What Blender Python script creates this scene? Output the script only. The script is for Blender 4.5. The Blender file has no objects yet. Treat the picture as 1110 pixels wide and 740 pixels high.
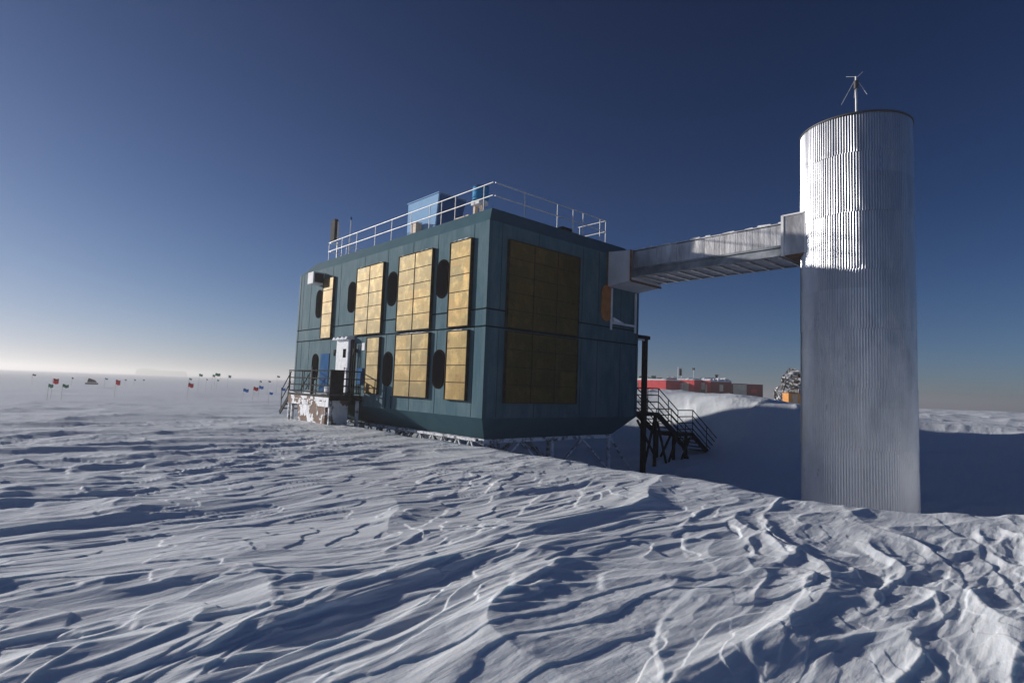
import bpy, bmesh, math, random
import numpy as np
from mathutils import Vector, Matrix
random.seed(7)
S = bpy.context.scene
COL = S.collection
rad = math.radians

# ------------------------------------------------------------------ camera
cam_d = bpy.data.cameras.new('camera'); cam = bpy.data.objects.new('camera', cam_d); COL.objects.link(cam)
cam_d.sensor_width = 36; cam_d.lens = 20.28; cam_d.clip_start = .05; cam_d.clip_end = 60000
P_, R_ = 0.07966, 0.0371
F = Vector((0, math.cos(P_), math.sin(P_))); U = Vector((0, -math.sin(P_), math.cos(P_))); X = Vector((1, 0, 0))
R2 = X*math.cos(R_) + U*math.sin(R_); U2 = -X*math.sin(R_) + U*math.cos(R_)
cam.matrix_world = Matrix(((R2.x, U2.x, -F.x, 0), (R2.y, U2.y, -F.y, 0), (R2.z, U2.z, -F.z, 0), (0, 0, 0, 1)))
S.camera = cam

# ------------------------------------------------------------------ light
SUN_AZ, SUN_EL = rad(-70), rad(13)
w = bpy.data.worlds.new('World'); S.world = w; w.use_nodes = True
nt = w.node_tree; bg = nt.nodes['Background']
sky = nt.nodes.new('ShaderNodeTexSky'); sky.sky_type = 'NISHITA'; sky.sun_disc = False
sky.sun_elevation = SUN_EL; sky.sun_rotation = SUN_AZ % (2*math.pi)
sky.altitude = 2850; sky.air_density = 1.0; sky.dust_density = 4.0; sky.ozone_density = 2.0
gm = nt.nodes.new('ShaderNodeGamma'); gm.inputs[1].default_value = 1.44          # a deeper, more contrasty high altitude sky
bw = nt.nodes.new('ShaderNodeRGBToBW'); pw = nt.nodes.new('ShaderNodeMath'); pw.operation = 'POWER'; pw.inputs[1].default_value = .3
sc = nt.nodes.new('ShaderNodeVectorMath'); sc.operation = 'SCALE'
tn = nt.nodes.new('ShaderNodeMix'); tn.data_type = 'RGBA'; tn.blend_type = 'MULTIPLY'; tn.inputs[0].default_value = 1; tn.inputs[7].default_value = (.28, .345, .49, 1)
nt.links.new(sky.outputs[0], gm.inputs[0]); nt.links.new(sky.outputs[0], bw.inputs[0]); nt.links.new(bw.outputs[0], pw.inputs[0])
nt.links.new(gm.outputs[0], sc.inputs[0]); nt.links.new(pw.outputs[0], sc.inputs['Scale']); nt.links.new(sc.outputs[0], tn.inputs[6]); dn = nt.nodes.new('ShaderNodeVectorMath'); dn.operation = 'MULTIPLY_ADD'; dn.inputs[1].default_value = (1/12, 1/13, 1/17); dn.inputs[2].default_value = (1, 1, 1)   # soft shoulder, x / (1 + x/18)
dv = nt.nodes.new('ShaderNodeVectorMath'); dv.operation = 'DIVIDE'
nt.links.new(tn.outputs[2], dn.inputs[0]); nt.links.new(tn.outputs[2], dv.inputs[0]); nt.links.new(dn.outputs[0], dv.inputs[1]); nt.links.new(dv.outputs[0], bg.inputs[0]); bg.inputs[1].default_value = .06
sd = bpy.data.lights.new('sun', 'SUN'); sd.energy = 5.0; sd.angle = rad(.9); sd.color = (1, .94, .88)
sun = bpy.data.objects.new('sun', sd); COL.objects.link(sun)
sdir = Vector((math.sin(SUN_AZ)*math.cos(SUN_EL), math.cos(SUN_AZ)*math.cos(SUN_EL), math.sin(SUN_EL)))
sun.rotation_euler = sdir.to_track_quat('Z', 'Y').to_euler()
S.view_settings.view_transform = 'Standard'; S.view_settings.look = 'None'; S.view_settings.gamma = 1
S.view_settings.exposure = -.1
S.render.engine = 'CYCLES'

# ------------------------------------------------------------------ site frame: s along the long wall, t along the short wall
TH = -0.7314316
A = Vector((math.sin(TH), math.cos(TH), 0)); B = Vector((math.cos(TH), -math.sin(TH), 0))
C0 = Vector((-0.91367, 19.47509, 0)); ROT = -TH
ZT, ZB, Z1, Z2, L, W = 5.7356, -1.0644, 2.0566, 2.658, 16.32, 8.628
ZR, ZU, CI, CT = 6.35, -1.837, .73, .45
def W_(s, t, z=0): v = C0 + A*s + B*t; return Vector((v.x, v.y, z))

# ------------------------------------------------------------------ materials
def mat(name, col=(.5, .5, .5), rough=.6, metal=0., spec=.2):
    m = bpy.data.materials.new(name); m.use_nodes = True; b = m.node_tree.nodes['Principled BSDF']
    b.inputs['Base Color'].default_value = (*col, 1); b.inputs['Roughness'].default_value = rough
    b.inputs['Metallic'].default_value = metal; b.inputs['Specular IOR Level'].default_value = spec
    return m
def nd(m, t, **k):
    n = m.node_tree.nodes.new(t)
    for a, v in k.items():
        if a.startswith('_'): setattr(n, a[1:], v)
        else: n.inputs[a.replace('0', ' ')].default_value = v
    return n
def lk(m, a, b): m.node_tree.links.new(a, b)
def bsdf(m): return m.node_tree.nodes['Principled BSDF']
def coords(m, scale=(1, 1, 1)):
    tc = nd(m, 'ShaderNodeTexCoord'); mp = nd(m, 'ShaderNodeMapping'); mp.inputs['Scale'].default_value = scale
    lk(m, tc.outputs['Object'], mp.inputs[0]); return mp.outputs[0]
def noise(m, vec, scale, detail=4, rough=.55):
    n = nd(m, 'ShaderNodeTexNoise', Scale=scale, Detail=detail, Roughness=rough); lk(m, vec, n.inputs['Vector']); return n.outputs['Fac']
def ramp(m, fac, stops):
    r = nd(m, 'ShaderNodeValToRGB'); e = r.color_ramp.elements
    while len(e) < len(stops): e.new(.5)
    for i, (p, c) in enumerate(stops): e[i].position = p; e[i].color = (*c, 1) if len(c) == 3 else c
    lk(m, fac, r.inputs[0]); return r.outputs[0]
def bump(m, h, dist, strength=1.):
    b = nd(m, 'ShaderNodeBump', Distance=dist, Strength=strength); lk(m, h, b.inputs['Height']); lk(m, b.outputs[0], bsdf(m).inputs['Normal']); return b
def two(name, c1, c2, scale=(1, 1, 1), ns=3, lo=.35, hi=.65, rough=.6, metal=0., bd=0., spec=.15, detail=5):
    m = mat(name, c1, rough, metal, spec); v = coords(m, scale); n = noise(m, v, ns, detail)
    lk(m, ramp(m, n, [(lo, c1), (hi, c2)]), bsdf(m).inputs['Base Color'])
    if bd: bump(m, n, bd)
    return m
M = {}
# teal cladding with fine vertical ribs
def cladding(name, k=1.):
    m = mat(name, rough=.75, spec=.1)
    v = coords(m); n = noise(m, v, .5, 5); v2 = coords(m, (6, 6, .35)); n2 = noise(m, v2, 2.5, 5)
    c = ramp(m, n, [(.3, (.036*k, .104*k, .140*k)), (.7, (.050*k, .124*k, .158*k))])
    mx = nd(m, 'ShaderNodeMix', _data_type='RGBA', _blend_type='MULTIPLY'); mx.inputs[0].default_value = .8
    lk(m, c, mx.inputs[6]); lk(m, ramp(m, n2, [(.3, (.78, .8, .82)), (.7, (1.12, 1.1, 1.08))]), mx.inputs[7])
    # pale frost film, uneven
    n3 = noise(m, coords(m, (1.3, 1.3, .5)), 1.1, 6, .65)
    fr = nd(m, 'ShaderNodeMix', _data_type='RGBA'); lk(m, ramp(m, n3, [(.42, (.02, .02, .02)), (.8, (.30, .30, .30))]), fr.inputs[0])
    lk(m, mx.outputs[2], fr.inputs[6]); fr.inputs[7].default_value = (.30, .36, .38, 1)
    lk(m, fr.outputs[2], bsdf(m).inputs['Base Color'])
    sx = nd(m, 'ShaderNodeSeparateXYZ'); lk(m, v, sx.inputs[0])
    ad = nd(m, 'ShaderNodeMath', _operation='ADD'); lk(m, sx.outputs[0], ad.inputs[0]); lk(m, sx.outputs[1], ad.inputs[1])
    ml = nd(m, 'ShaderNodeMath', _operation='MULTIPLY'); lk(m, ad.outputs[0], ml.inputs[0]); ml.inputs[1].default_value = 1/.2
    fc = nd(m, 'ShaderNodeMath', _operation='PINGPONG'); lk(m, ml.outputs[0], fc.inputs[0]); fc.inputs[1].default_value = .5
    st = nd(m, 'ShaderNodeMath', _operation='SMOOTH_MIN'); lk(m, fc.outputs[0], st.inputs[0]); st.inputs[1].default_value = .12; st.inputs[2].default_value = .05
    bump(m, st.outputs[0], .05, .55)
    return m
M['teal'] = cladding('teal_cladding')
M['teal_trim'] = two('teal_trim', (.034, .094, .126), (.044, .110, .142), ns=1.5, rough=.7)
M['seam'] = mat('dark_seam', (.012, .022, .028), .95, 0, 0)
M['black'] = two('black_steel', (.010, .011, .013), (.03, .03, .033), ns=6, rough=.75, spec=.08)
M['galv'] = two('galvanised_rail', (.5, .5, .49), (.72, .71, .69), ns=8, rough=.45, metal=.3)
M['frame'] = two('bronze_frame', (.03, .025, .02), (.07, .055, .04), ns=5, rough=.85, spec=.03)
M['snowclump'] = two('packed_snow', (.72, .75, .8), (.86, .88, .9), ns=6, rough=.8, bd=.03)
M['frosted'] = two('frosted_steel', (.16, .17, .19), (.74, .76, .8), ns=4.5, lo=.38, hi=.55, rough=.7, bd=.02)
M['whitepaint'] = two('white_paint', (.66, .67, .68), (.82, .82, .82), ns=2, rough=.7)
M['offwhite'] = two('off_white_sheet', (.54, .56, .6), (.68, .7, .73), ns=1.2, rough=.7)
M['glass'] = mat('dark_window', (.006, .006, .008), .95, 0, .0)
M['gasket'] = mat('window_surround', (.016, .012, .012), .95, 0, .0)
M['orange'] = two('rust_orange_cover', (.32, .13, .045), (.44, .19, .07), ns=4, rough=.7)
M['rusty'] = two('rusty_edge', (.13, .07, .045), (.24, .14, .09), ns=6, rough=.7)
M['paleblue'] = two('pale_blue_sheet', (.24, .40, .60), (.28, .45, .66), ns=1.3, rough=.85, spec=.03)
M['bluedoor'] = two('blue_door_paint', (.03, .10, .24), (.045, .13, .29), ns=2, rough=.9, spec=.02)
M['bluedrum'] = two('blue_drum_paint', (.01, .2, .42), (.02, .24, .48), ns=2, rough=.6, spec=.1)
M['tan'] = two('tan_box_paint', (.45, .36, .27), (.6, .5, .4), ns=4, rough=.6)
def gold(name, tint=1.):
    m = mat(name, rough=.58, metal=.95, spec=.1)
    v = coords(m)
    # each 4 x 2 foot sheet has its own tone
    mp = nd(m, 'ShaderNodeMapping'); mp.inputs['Scale'].default_value = (1/1.21, 1/1.21, 1/.617); lk(m, v, mp.inputs[0])
    fl = nd(m, 'ShaderNodeVectorMath', _operation='FLOOR'); lk(m, mp.outputs[0], fl.inputs[0])
    wn = nd(m, 'ShaderNodeTexWhiteNoise'); lk(m, fl.outputs[0], wn.inputs[0])
    n1 = noise(m, v, 2.2, 6, .65); n2 = noise(m, coords(m, (9, 9, .9)), 2.2, 4)
    c = ramp(m, n1, [(.25, (.07, .048, .017)), (.4, (.125, .088, .029)), (.5, (.100, .078, .028)), (.6, (.145, .104, .036)), (.7, (.130, .100, .036)), (.85, (.18, .115, .055))])
    mx = nd(m, 'ShaderNodeMix', _data_type='RGBA', _blend_type='MULTIPLY'); mx.inputs[0].default_value = 1
    lk(m, c, mx.inputs[6]); lk(m, ramp(m, n2, [(.3, (.82, .82, .82)), (.7, (1.06, 1.05, 1.03))]), mx.inputs[7])
    m2 = nd(m, 'ShaderNodeMix', _data_type='RGBA', _blend_type='MULTIPLY'); m2.inputs[0].default_value = 1
    lk(m, mx.outputs[2], m2.inputs[6]); lk(m, ramp(m, wn.outputs[0], [(0, (.74, .76, .8)), (.5, (.95, .93, .9)), (1, (1.1, 1.0, .88))]), m2.inputs[7])
    lk(m, m2.outputs[2], bsdf(m).inputs['Base Color'])
    lk(m, ramp(m, n1, [(.3, (.62, .62, .62)), (.7, (.55, .55, .55))]), bsdf(m).inputs['Roughness'])
    bump(m, noise(m, v, 1.3, 2), .03, .5); bsdf(m).inputs['Coat Weight'].default_value = .15; bsdf(m).inputs['Coat Roughness'].default_value = .6
    return m
M['gold'] = gold('golden_collector_sheet')
def corr():
    m = mat('galvanised_corrugated', rough=.35, metal=1.)
    v = coords(m); n1 = noise(m, coords(m, (1, 1, .45)), 1.6, 6, .65); n2 = noise(m, coords(m, (1, 1, .12)), 9, 4, .6)
    # each sheet of each ring has its own age and frost
    mp = nd(m, 'ShaderNodeMapping'); mp.inputs['Scale'].default_value = (.9, .9, 1/1.72); mp.inputs['Location'].default_value = (.3, .3, .02); lk(m, v, mp.inputs[0])
    fl = nd(m, 'ShaderNodeVectorMath', _operation='FLOOR'); lk(m, mp.outputs[0], fl.inputs[0]); wn = nd(m, 'ShaderNodeTexWhiteNoise'); lk(m, fl.outputs[0], wn.inputs[0])
    c1 = ramp(m, n1, [(.3, (.43, .44, .47)), (.7, (.53, .54, .56))])
    mx = nd(m, 'ShaderNodeMix', _data_type='RGBA', _blend_type='MULTIPLY'); mx.inputs[0].default_value = 1
    lk(m, c1, mx.inputs[6]); lk(m, ramp(m, wn.outputs[0], [(0, (.88, .88, .89)), (1, (1.06, 1.06, 1.06))]), mx.inputs[7])
    # frost: grows on the lower half, ragged upper limit
    sx = nd(m, 'ShaderNodeSeparateXYZ'); lk(m, v, sx.inputs[0])
    z_ = nd(m, 'ShaderNodeMapRange'); lk(m, sx.outputs[2], z_.inputs[0]); z_.inputs[1].default_value = 8.5; z_.inputs[2].default_value = 0.5; z_.inputs[3].default_value = -.34; z_.inputs[4].default_value = .50
    ad = nd(m, 'ShaderNodeMath', _operation='ADD'); lk(m, noise(m, coords(m, (1, 1, .3)), 2.4, 7, .7), ad.inputs[0]); lk(m, z_.outputs[0], ad.inputs[1])
    fr = ramp(m, ad.outputs[0], [(.42, (0, 0, 0)), (.9, (.75, .75, .75))])
    m2 = nd(m, 'ShaderNodeMix', _data_type='RGBA'); lk(m, fr, m2.inputs[0]); lk(m, mx.outputs[2], m2.inputs[6]); m2.inputs[7].default_value = (.86, .86, .86, 1)
    lk(m, m2.outputs[2], bsdf(m).inputs['Base Color'])
    lk(m, ramp(m, n2, [(.3, (.27, .27, .27)), (.7, (.38, .38, .38))]), bsdf(m).inputs['Roughness'])
    lk(m, ramp(m, fr, [(0, (.9, .9, .9)), (1, (.15, .15, .15))]), bsdf(m).inputs['Metallic'])
    bump(m, noise(m, coords(m, (1, 1, .3)), 3.2, 3), .05, .13)
    return m
M['corr'] = corr()
M['sheet'] = two('dull_tin_sheet', (.34, .33, .33), (.62, .61, .60), scale=(1, 1, .4), ns=2.2, rough=.38, metal=.85, bd=.02)
M['channel'] = two('blue_grey_channel', (.16, .18, .2), (.3, .32, .35), ns=2.5, rough=.45, metal=.5)
M['rim'] = mat('dark_rim', (.08, .08, .085), .6, .4)
def plywood():
    m = mat('snow_plastered_plywood', rough=.75); v = coords(m); n = noise(m, v, 1.5, 4)
    lk(m, ramp(m, n, [(.49, (.17, .11, .085)), (.52, (.8, .82, .85))]), bsdf(m).inputs['Base Color']); bump(m, n, .12); return m
M['ply'] = plywood()
M['redwall'] = two('red_painted_wall', (.40, .022, .03), (.52, .04, .045), ns=.8, rough=.6)
M['shadered'] = two('shaded_dark_red', (.16, .014, .02), (.22, .02, .028), ns=.8, rough=.6)  # shade of the unlit hall and garage walls is put into this red
M['cream'] = two('cream_panel', (.5, .47, .36), (.62, .58, .46), ns=1.5, rough=.6)
M['greenish'] = two('green_board', (.06, .13, .1), (.1, .18, .13), ns=1.5, rough=.6)
M['orangebox'] = two('orange_container_paint', (.55, .24, .06), (.66, .32, .1), ns=1.2, rough=.6)
M['flagred'] = mat('red_cloth', (.85, .05, .07), .8); M['flaggreen'] = mat('green_cloth', (.05, .28, .18), .8)
M['flagblue'] = mat('blue_cloth', (.05, .25, .68), .8); M['flagdark'] = mat('black_cloth', (.02, .022, .03), .8)
M['bamboo'] = mat('bamboo_cane', (.6, .56, .5), .7)
M['scaf'] = two('rimed_scaffold', (.06, .055, .05), (.62, .63, .66), ns=2.5, lo=.46, hi=.6, rough=.8)
M['scafcore'] = two('shaded_core', (.05, .045, .04), (.3, .3, .31), ns=1.6, lo=.5, hi=.62, rough=.8)  # dark colour stands for the shade inside the open scaffold
M['farhill'] = mat('far_station_wall', (.16, .17, .19), .8)
def snow():
    m = mat('wind_packed_snow', (.84, .86, .885), .55, 0, .4); b = bsdf(m)
    tc = nd(m, 'ShaderNodeTexCoord'); m0 = nd(m, 'ShaderNodeMapping'); m0.inputs['Rotation'].default_value = (0, 0, rad(43)); mp = nd(m, 'ShaderNodeMapping'); mp.inputs['Scale'].default_value = (1, .14, .5)
    lk(m, tc.outputs['Object'], m0.inputs[0]); lk(m, m0.outputs[0], mp.inputs[0])
    n1 = noise(m, mp.outputs[0], 9, 6, .6)                     # fine wind streaks
    n2 = noise(m, tc.outputs['Object'], 34, 5, .65)            # grain
    a = nd(m, 'ShaderNodeMath', _operation='MULTIPLY_ADD'); lk(m, n2, a.inputs[0]); a.inputs[1].default_value = .22; lk(m, n1, a.inputs[2])
    bump(m, a.outputs[0], .035, .5)
    b.inputs['Subsurface Weight'].default_value = .6; b.inputs['Subsurface Radius'].default_value = (.75, .9, 1.0); b.inputs['Subsurface Scale'].default_value = .05
    lk(m, ramp(m, n1, [(.3, (.80, .86, .945)), (.7, (.86, .905, .965))]), b.inputs['Base Color'])
    return m
M['snow'] = snow()

# ------------------------------------------------------------------ geometry helpers
class MB:
    def __init__(s, site=True, o=(0, 0, 0)): s.v = []; s.f = []; s.site = site; s.o = o; s.sm = []
    def _p(s, p):
        a, b, c = p[0]-s.o[0], p[1]-s.o[1], p[2]-s.o[2]
        return (b, a, c) if s.site else (a, b, c)
    def add(s, vs, fs, smooth=False):
        n = len(s.v); s.v += [s._p(p) for p in vs]; s.f += [[n+i for i in f] for f in fs]; s.sm += [smooth]*len(fs)
    def box(s, p, q):
        x0, x1 = sorted((p[0], q[0])); y0, y1 = sorted((p[1], q[1])); z0, z1 = sorted((p[2], q[2]))
        s.add([(x0,y0,z0),(x1,y0,z0),(x1,y1,z0),(x0,y1,z0),(x0,y0,z1),(x1,y0,z1),(x1,y1,z1),(x0,y1,z1)],
              [(0,3,2,1),(4,5,6,7),(0,1,5,4),(1,2,6,5),(2,3,7,6),(3,0,4,7)])
    def hexa(s, low, high):
        n = len(low); s.add(list(low)+list(high), [list(range(n))[::-1], list(range(n, 2*n))] + [(i, (i+1) % n, n+(i+1) % n, n+i) for i in range(n)])
    def tube(s, p, q, r, n=8, r2=None):
        p, q = Vector(p), Vector(q); d = (q-p).normalized(); r2 = r if r2 is None else r2
        u = d.cross(Vector((0, 0, 1)) if abs(d.z) < .9 else Vector((1, 0, 0))).normalized(); v = d.cross(u)
        lo = [tuple(p+(u*math.cos(2*math.pi*i/n)+v*math.sin(2*math.pi*i/n))*r) for i in range(n)]
        hi = [tuple(q+(u*math.cos(2*math.pi*i/n)+v*math.sin(2*math.pi*i/n))*r2) for i in range(n)]
        m = len(lo); s.add(lo+hi, [(i, (i+1) % m, m+(i+1) % m, m+i) for i in range(m)], n > 5); s.add(lo, [list(range(m))[::-1]]); s.add(hi, [list(range(m))])
    def bar(s, p, q, w, h=None):
        p, q = Vector(p), Vector(q); h = h or w; d = (q-p).normalized()
        u = d.cross(Vector((0, 0, 1)) if abs(d.z) < .95 else Vector((1, 0, 0))).normalized(); v = u.cross(d)
        c = [(-1, -1), (1, -1), (1, 1), (-1, 1)]
        s.hexa([tuple(p+u*a*w/2+v*b*h/2) for a, b in c], [tuple(q+u*a*w/2+v*b*h/2) for a, b in c])
    def build(s, name, m, parent=None, bev=0, world=False):
        me = bpy.data.meshes.new(name); me.from_pydata(s.v, [], s.f); me.materials.append(m)
        for pl, sm in zip(me.polygons, s.sm): pl.use_smooth = sm
        bm = bmesh.new(); bm.from_mesh(me); bmesh.ops.recalc_face_normals(bm, faces=bm.faces); bm.to_mesh(me); bm.free()
        o = bpy.data.objects.new(name, me); COL.objects.link(o)
        if parent is not None: o.parent = parent
        elif s.site: o.location = W_(s.o[0], s.o[1], s.o[2]); o.rotation_euler = (0, 0, ROT)
        else: o.location = s.o
        if bev:
            b = o.modifiers.new('bevel', 'BEVEL'); b.width = bev; b.segments = 2; b.limit_method = 'ANGLE'
        return o
def tag(o, label=None, cat=None, group=None, kind=None):
    for k, v in (('label', label), ('category', cat), ('group', group), ('kind', kind)):
        if v: o[k] = v
    return o
def thing(name, label, cat, o, site=True, group=None):
    e = bpy.data.objects.new(name, None); COL.objects.link(e); e.empty_display_size = .3
    if site: e.location = W_(*o); e.rotation_euler = (0, 0, ROT)
    else: e.location = o
    return tag(e, label, cat, group)
def copy_tree(o, parent=None):
    c = o.copy(); COL.objects.link(c)
    if parent is not None: c.parent = parent
    for ch in list(o.children): copy_tree(ch, c)
    return c

# ------------------------------------------------------------------ terrain height
rng = np.random.RandomState(11)
PERM = rng.permutation(512); PERM = np.concatenate([PERM, PERM, PERM])
GA = rng.rand(512)*2*np.pi; GX, GY = np.cos(GA), np.sin(GA)
def pn(x, y, k=0):
    xi = np.floor(x).astype(np.int64); yi = np.floor(y).astype(np.int64); xf = x-xi; yf = y-yi
    def g(i, j, fx, fy):
        h = PERM[((PERM[(xi+i+k*37) & 511]) + yi + j) & 511]; return GX[h]*fx + GY[h]*fy
    u = xf*xf*xf*(xf*(xf*6-15)+10); v = yf*yf*yf*(yf*(yf*6-15)+10)
    a = g(0, 0, xf, yf); b = g(1, 0, xf-1, yf); c = g(0, 1, xf, yf-1); d = g(1, 1, xf-1, yf-1)
    return ((a*(1-u)+b*u)*(1-v)+(c*(1-u)+d*u)*v)*1.5
def ss(x, a=0., b=1.):
    t = np.clip((x-a)/(b-a), 0, 1); return t*t*(3-2*t)
def site(x, y):
    dx, dy = x-C0.x, y-C0.y; return dx*A.x+dy*A.y, dx*B.x+dy*B.y
def P(s, t, z): v = W_(s, t); return (v.x, v.y, z)
BACK = np.array([P(0, 1, -2.9), P(6, 1, -2.7), P(12, 1, -2.4), P(16, 1, -2.3), P(20, 0, -2.0), P(0, 4, -3.5), P(6, 4, -3.3), P(12, 4, -3.0), P(17, 4, -2.6),
    P(0, 8.6, -3.6), P(6, 8.6, -3.3), P(12, 8.6, -2.8), P(0, 12, -3.2), P(.5, 15, -2.85), P(-6, 4, -3.7), P(-9, 7.5, -3.6), P(-11, 5, -3.6), P(-6, 11, -3.5),
    P(-13, 8, -3.5), P(-14, 12, -3.2), P(-14.5, 4, -3.3), P(-18, 10, -2.8), P(-18, 16, -2.2),
    (8.5, 32.2, -1.95), (10.4, 31.5, -1.25), (12.4, 30.8, -.55), (14.2, 30.2, -.55), (17, 29, -1.0), (19.7, 28, -1.45), (23.7, 26.7, -1.2),
    (12, 27.5, -2.4), (16, 26.5, -2.2), (20, 24, -2.2),
    (6, 38, -.1), (10, 40, .15), (13, 37, .0), (16, 36, -.35), (3, 42, -.2), (8, 47, -.05), (18, 40, -.5), (25, 34, -1.15), (30, 30, -1.25),
    (30, 55, -.8), (60, 60, -.6), (12, 65, -.7), (22, 70, -.8), (-5, 50, -.9), (-15, 48, -1.8), (-30, 45, -1.85), (-14, 36, -2.0), (-40, 80, -1.8), (0, 80, -1.2), (45, 30, -1.3), (60, 20, -1.5), (35, 12, -2.0), (35, 80, -.9)])
def tps_fit(pts):
    n = len(pts); d = np.hypot(pts[:, None, 0]-pts[None, :, 0], pts[:, None, 1]-pts[None, :, 1])
    K = np.where(d > 0, d*d*np.log(d+1e-9), 0) + np.eye(n)*1.5
    Pm = np.c_[np.ones(n), pts[:, :2]]; Mx = np.zeros((n+3, n+3)); Mx[:n, :n] = K; Mx[:n, n:] = Pm; Mx[n:, :n] = Pm.T
    return np.linalg.solve(Mx, np.r_[pts[:, 2], np.zeros(3)])
TW = tps_fit(BACK)
def back(x, y):
    z = TW[-3]+TW[-2]*x+TW[-1]*y
    for (px, py, _), w_ in zip(BACK, TW):
        d2 = (x-px)**2+(y-py)**2; z = z + w_*.5*d2*np.log(d2+1e-9)
    return z
def crest(s):
    t = -1.05 + np.where(s < -10.5, .26*(-10.5-np.clip(s, -16, 0))**2, 0); t = np.where(s < -16, t + (-16-s)*2.5, t)
    t = np.where(s > 9, -1.05+(s-9)*.05, t)
    return t
def plain(x, y):
    d = np.hypot(x, y); az = np.arctan2(x, y)
    z = -1.74 - .12*ss(d, 4, 14) + .10*pn(x/23+3, y/23, 1)*ss(d, 6, 30)
    z = z + (.75 - .004*np.clip(d-150, 0, 4000))*ss(az, -.1, .3)*(1-ss(az, .5, .62))*ss(d, 45, 110)
    z = z + (1.15 + .10*pn(x/6, y/6, 41)*ss(d, 40, 60) - .016*np.clip(d-85, 0, 4000))*ss(az, .5, .62)*ss(d, 40, 75)*(1-ss(az, 1.5, 2.6))
    return z + .7*pn(x/160+5, y/160, 2)*ss(d, 100, 300)*.4
def H0(x, y):
    x = np.asarray(x, float); y = np.asarray(y, float)
    s, t = site(x, y); d = np.hypot(x, y)
    pl = plain(x, y); wr = .35*pn(x/3.1, y/3.1, 5)
    near = (d < 110)
    bk = pl.copy(); 
    if near.any(): bk[near] = np.clip(back(x[near], y[near]), -4.2, .6)
    bk = bk*(1-ss(d, 62, 95)) + pl*ss(d, 62, 95)
    m = ss(t-crest(s)+wr, -.1, 3.6)
    # brow in front of the crest sinks very slightly
    out = pl*(1-m) + bk*m
    mleft = ss(s, 15, 26)                                   # the hollow closes to the left of the building
    hb = m*(1-ss(d, 60, 95)); out = out + hb*(.16*pn(x/5.2, y/3.1, 51)+.09*(1-2.2*np.abs(pn(x/3.6+.4*pn(x/2, y/2, 53), y/1.9, 52)))*ss(t, 5, 12))
    return out*(1-mleft) + (pl*(1-.5*m)+bk*.5*m)*mleft
WD = rad(43)
def sast(x, y, cell):
    u = x*math.sin(WD)+y*math.cos(WD); v = x*math.cos(WD)-y*math.sin(WD)
    def att(wl): return np.clip((wl/np.maximum(cell, 1e-4)-2)/3, 0, 1)
    wu = u + .8*pn(u/5, v/3, 7); wv = v + .50*pn(u/5.2, v/2.4, 9) + .09*pn(u/1.6, v/.9, 10)
    patch = ss(pn(u/13, v/7, 11), -.25, .35); patch2 = ss(pn(u/6, v/4, 12), -.1, .35)
    h = .12*pn(wu/8, wv/3.4, 13)*att(3)
    # drift ridges leaning over to the lee side: the sample point slides with the height, so one flank is steep
    def skew(fu, fv, k, lean):
        q = pn(wu/fu, wv/fv, k); q = pn(wu/fu, (wv - lean*fv*(1-np.abs(q)*2))/fv, k)
        return np.maximum(1-np.abs(q)*2.3, 0)
    r1 = skew(5.2, 1.9, 14, .22)**1.3; r2 = skew(2.4, .85, 15, .2)**1.4; r3 = skew(1.2, .40, 18, .15)**1.5
    h = h + .125*(r1-.4)*att(1.4)*(.45+.55*patch) + .072*(r2-.4)*att(.7)*(.4+.6*(1-patch)) + .030*(r3-.3)*att(.35)*(.3+.7*patch2)
    # eroded layers: broad plates that end in a crisp low edge
    for (fu, fv, k, n, amp, msk) in ((3.0, 1.5, 16, 2.2, .065, patch2), (1.7, .8, 24, 2.4, .036, patch), (6.0, 2.8, 27, 2.6, .045, 1-.6*patch2), (1.1, .6, 31, 2.2, .016, 1-patch)):
        q = (pn(wu/fu, wv/fv, k)+.16*pn(wu/fu*2.7, wv/fv*2.7, k+1)+.032*pn(wu/fu*8, wv/fv*8, k+2)+.009*pn(wu/fu*21, wv/fv*21, k+3))*n
        fl = np.floor(q); fr = q-fl; st = fl + .18*fr + .82*ss(fr, .90, .975)
        h = h + amp*(st-q*.3)/n*1.5*att(.5)*msk
    h = h + .016*pn(wu/1.8, wv/.24, 20)*att(.24) + .007*pn(wu/.9, wv/.11, 21)*att(.11) + .0035*pn(wu/.45, wv/.055, 22)*att(.055)
    crumb = ss(pn(u/1.6, v/1.1, 35), .12, .42)
    h = h + crumb*(.006*np.abs(pn(u/.22, v/.16, 36))*att(.16) + .003*pn(u/.09, v/.07, 37)*att(.07))
    return h*.74
def H(x, y, cell=.1, fine=True):
    x = np.atleast_1d(np.asarray(x, float)); y = np.atleast_1d(np.asarray(y, float))
    z = H0(x, y)
    if fine:
        s, t = site(x, y); under = ss(t, .3, 1.5)*(1-ss(t, 8.2, 9.5))*ss(s, -.5, .8)*(1-ss(s, 15, 17))
        m = ss(t-crest(s), 0, 3)*(1-ss(np.hypot(x, y), 30, 50))       # the wind-scoured hollow is smoother
        z = z + sast(x, y, cell)*(1-m*(.45-.25*ss(t, 10, 15)))*(1-.6*under)*(1-.4*ss(t-crest(s), -3.5, -1.5)*(1-ss(t-crest(s), 0, 2)))*(1+.25*ss(x, 1, 6)*(1-ss(y, 9, 14))*(1-m))
    return z
def Hs(x, y): return float(H(x, y)[0])

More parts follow.
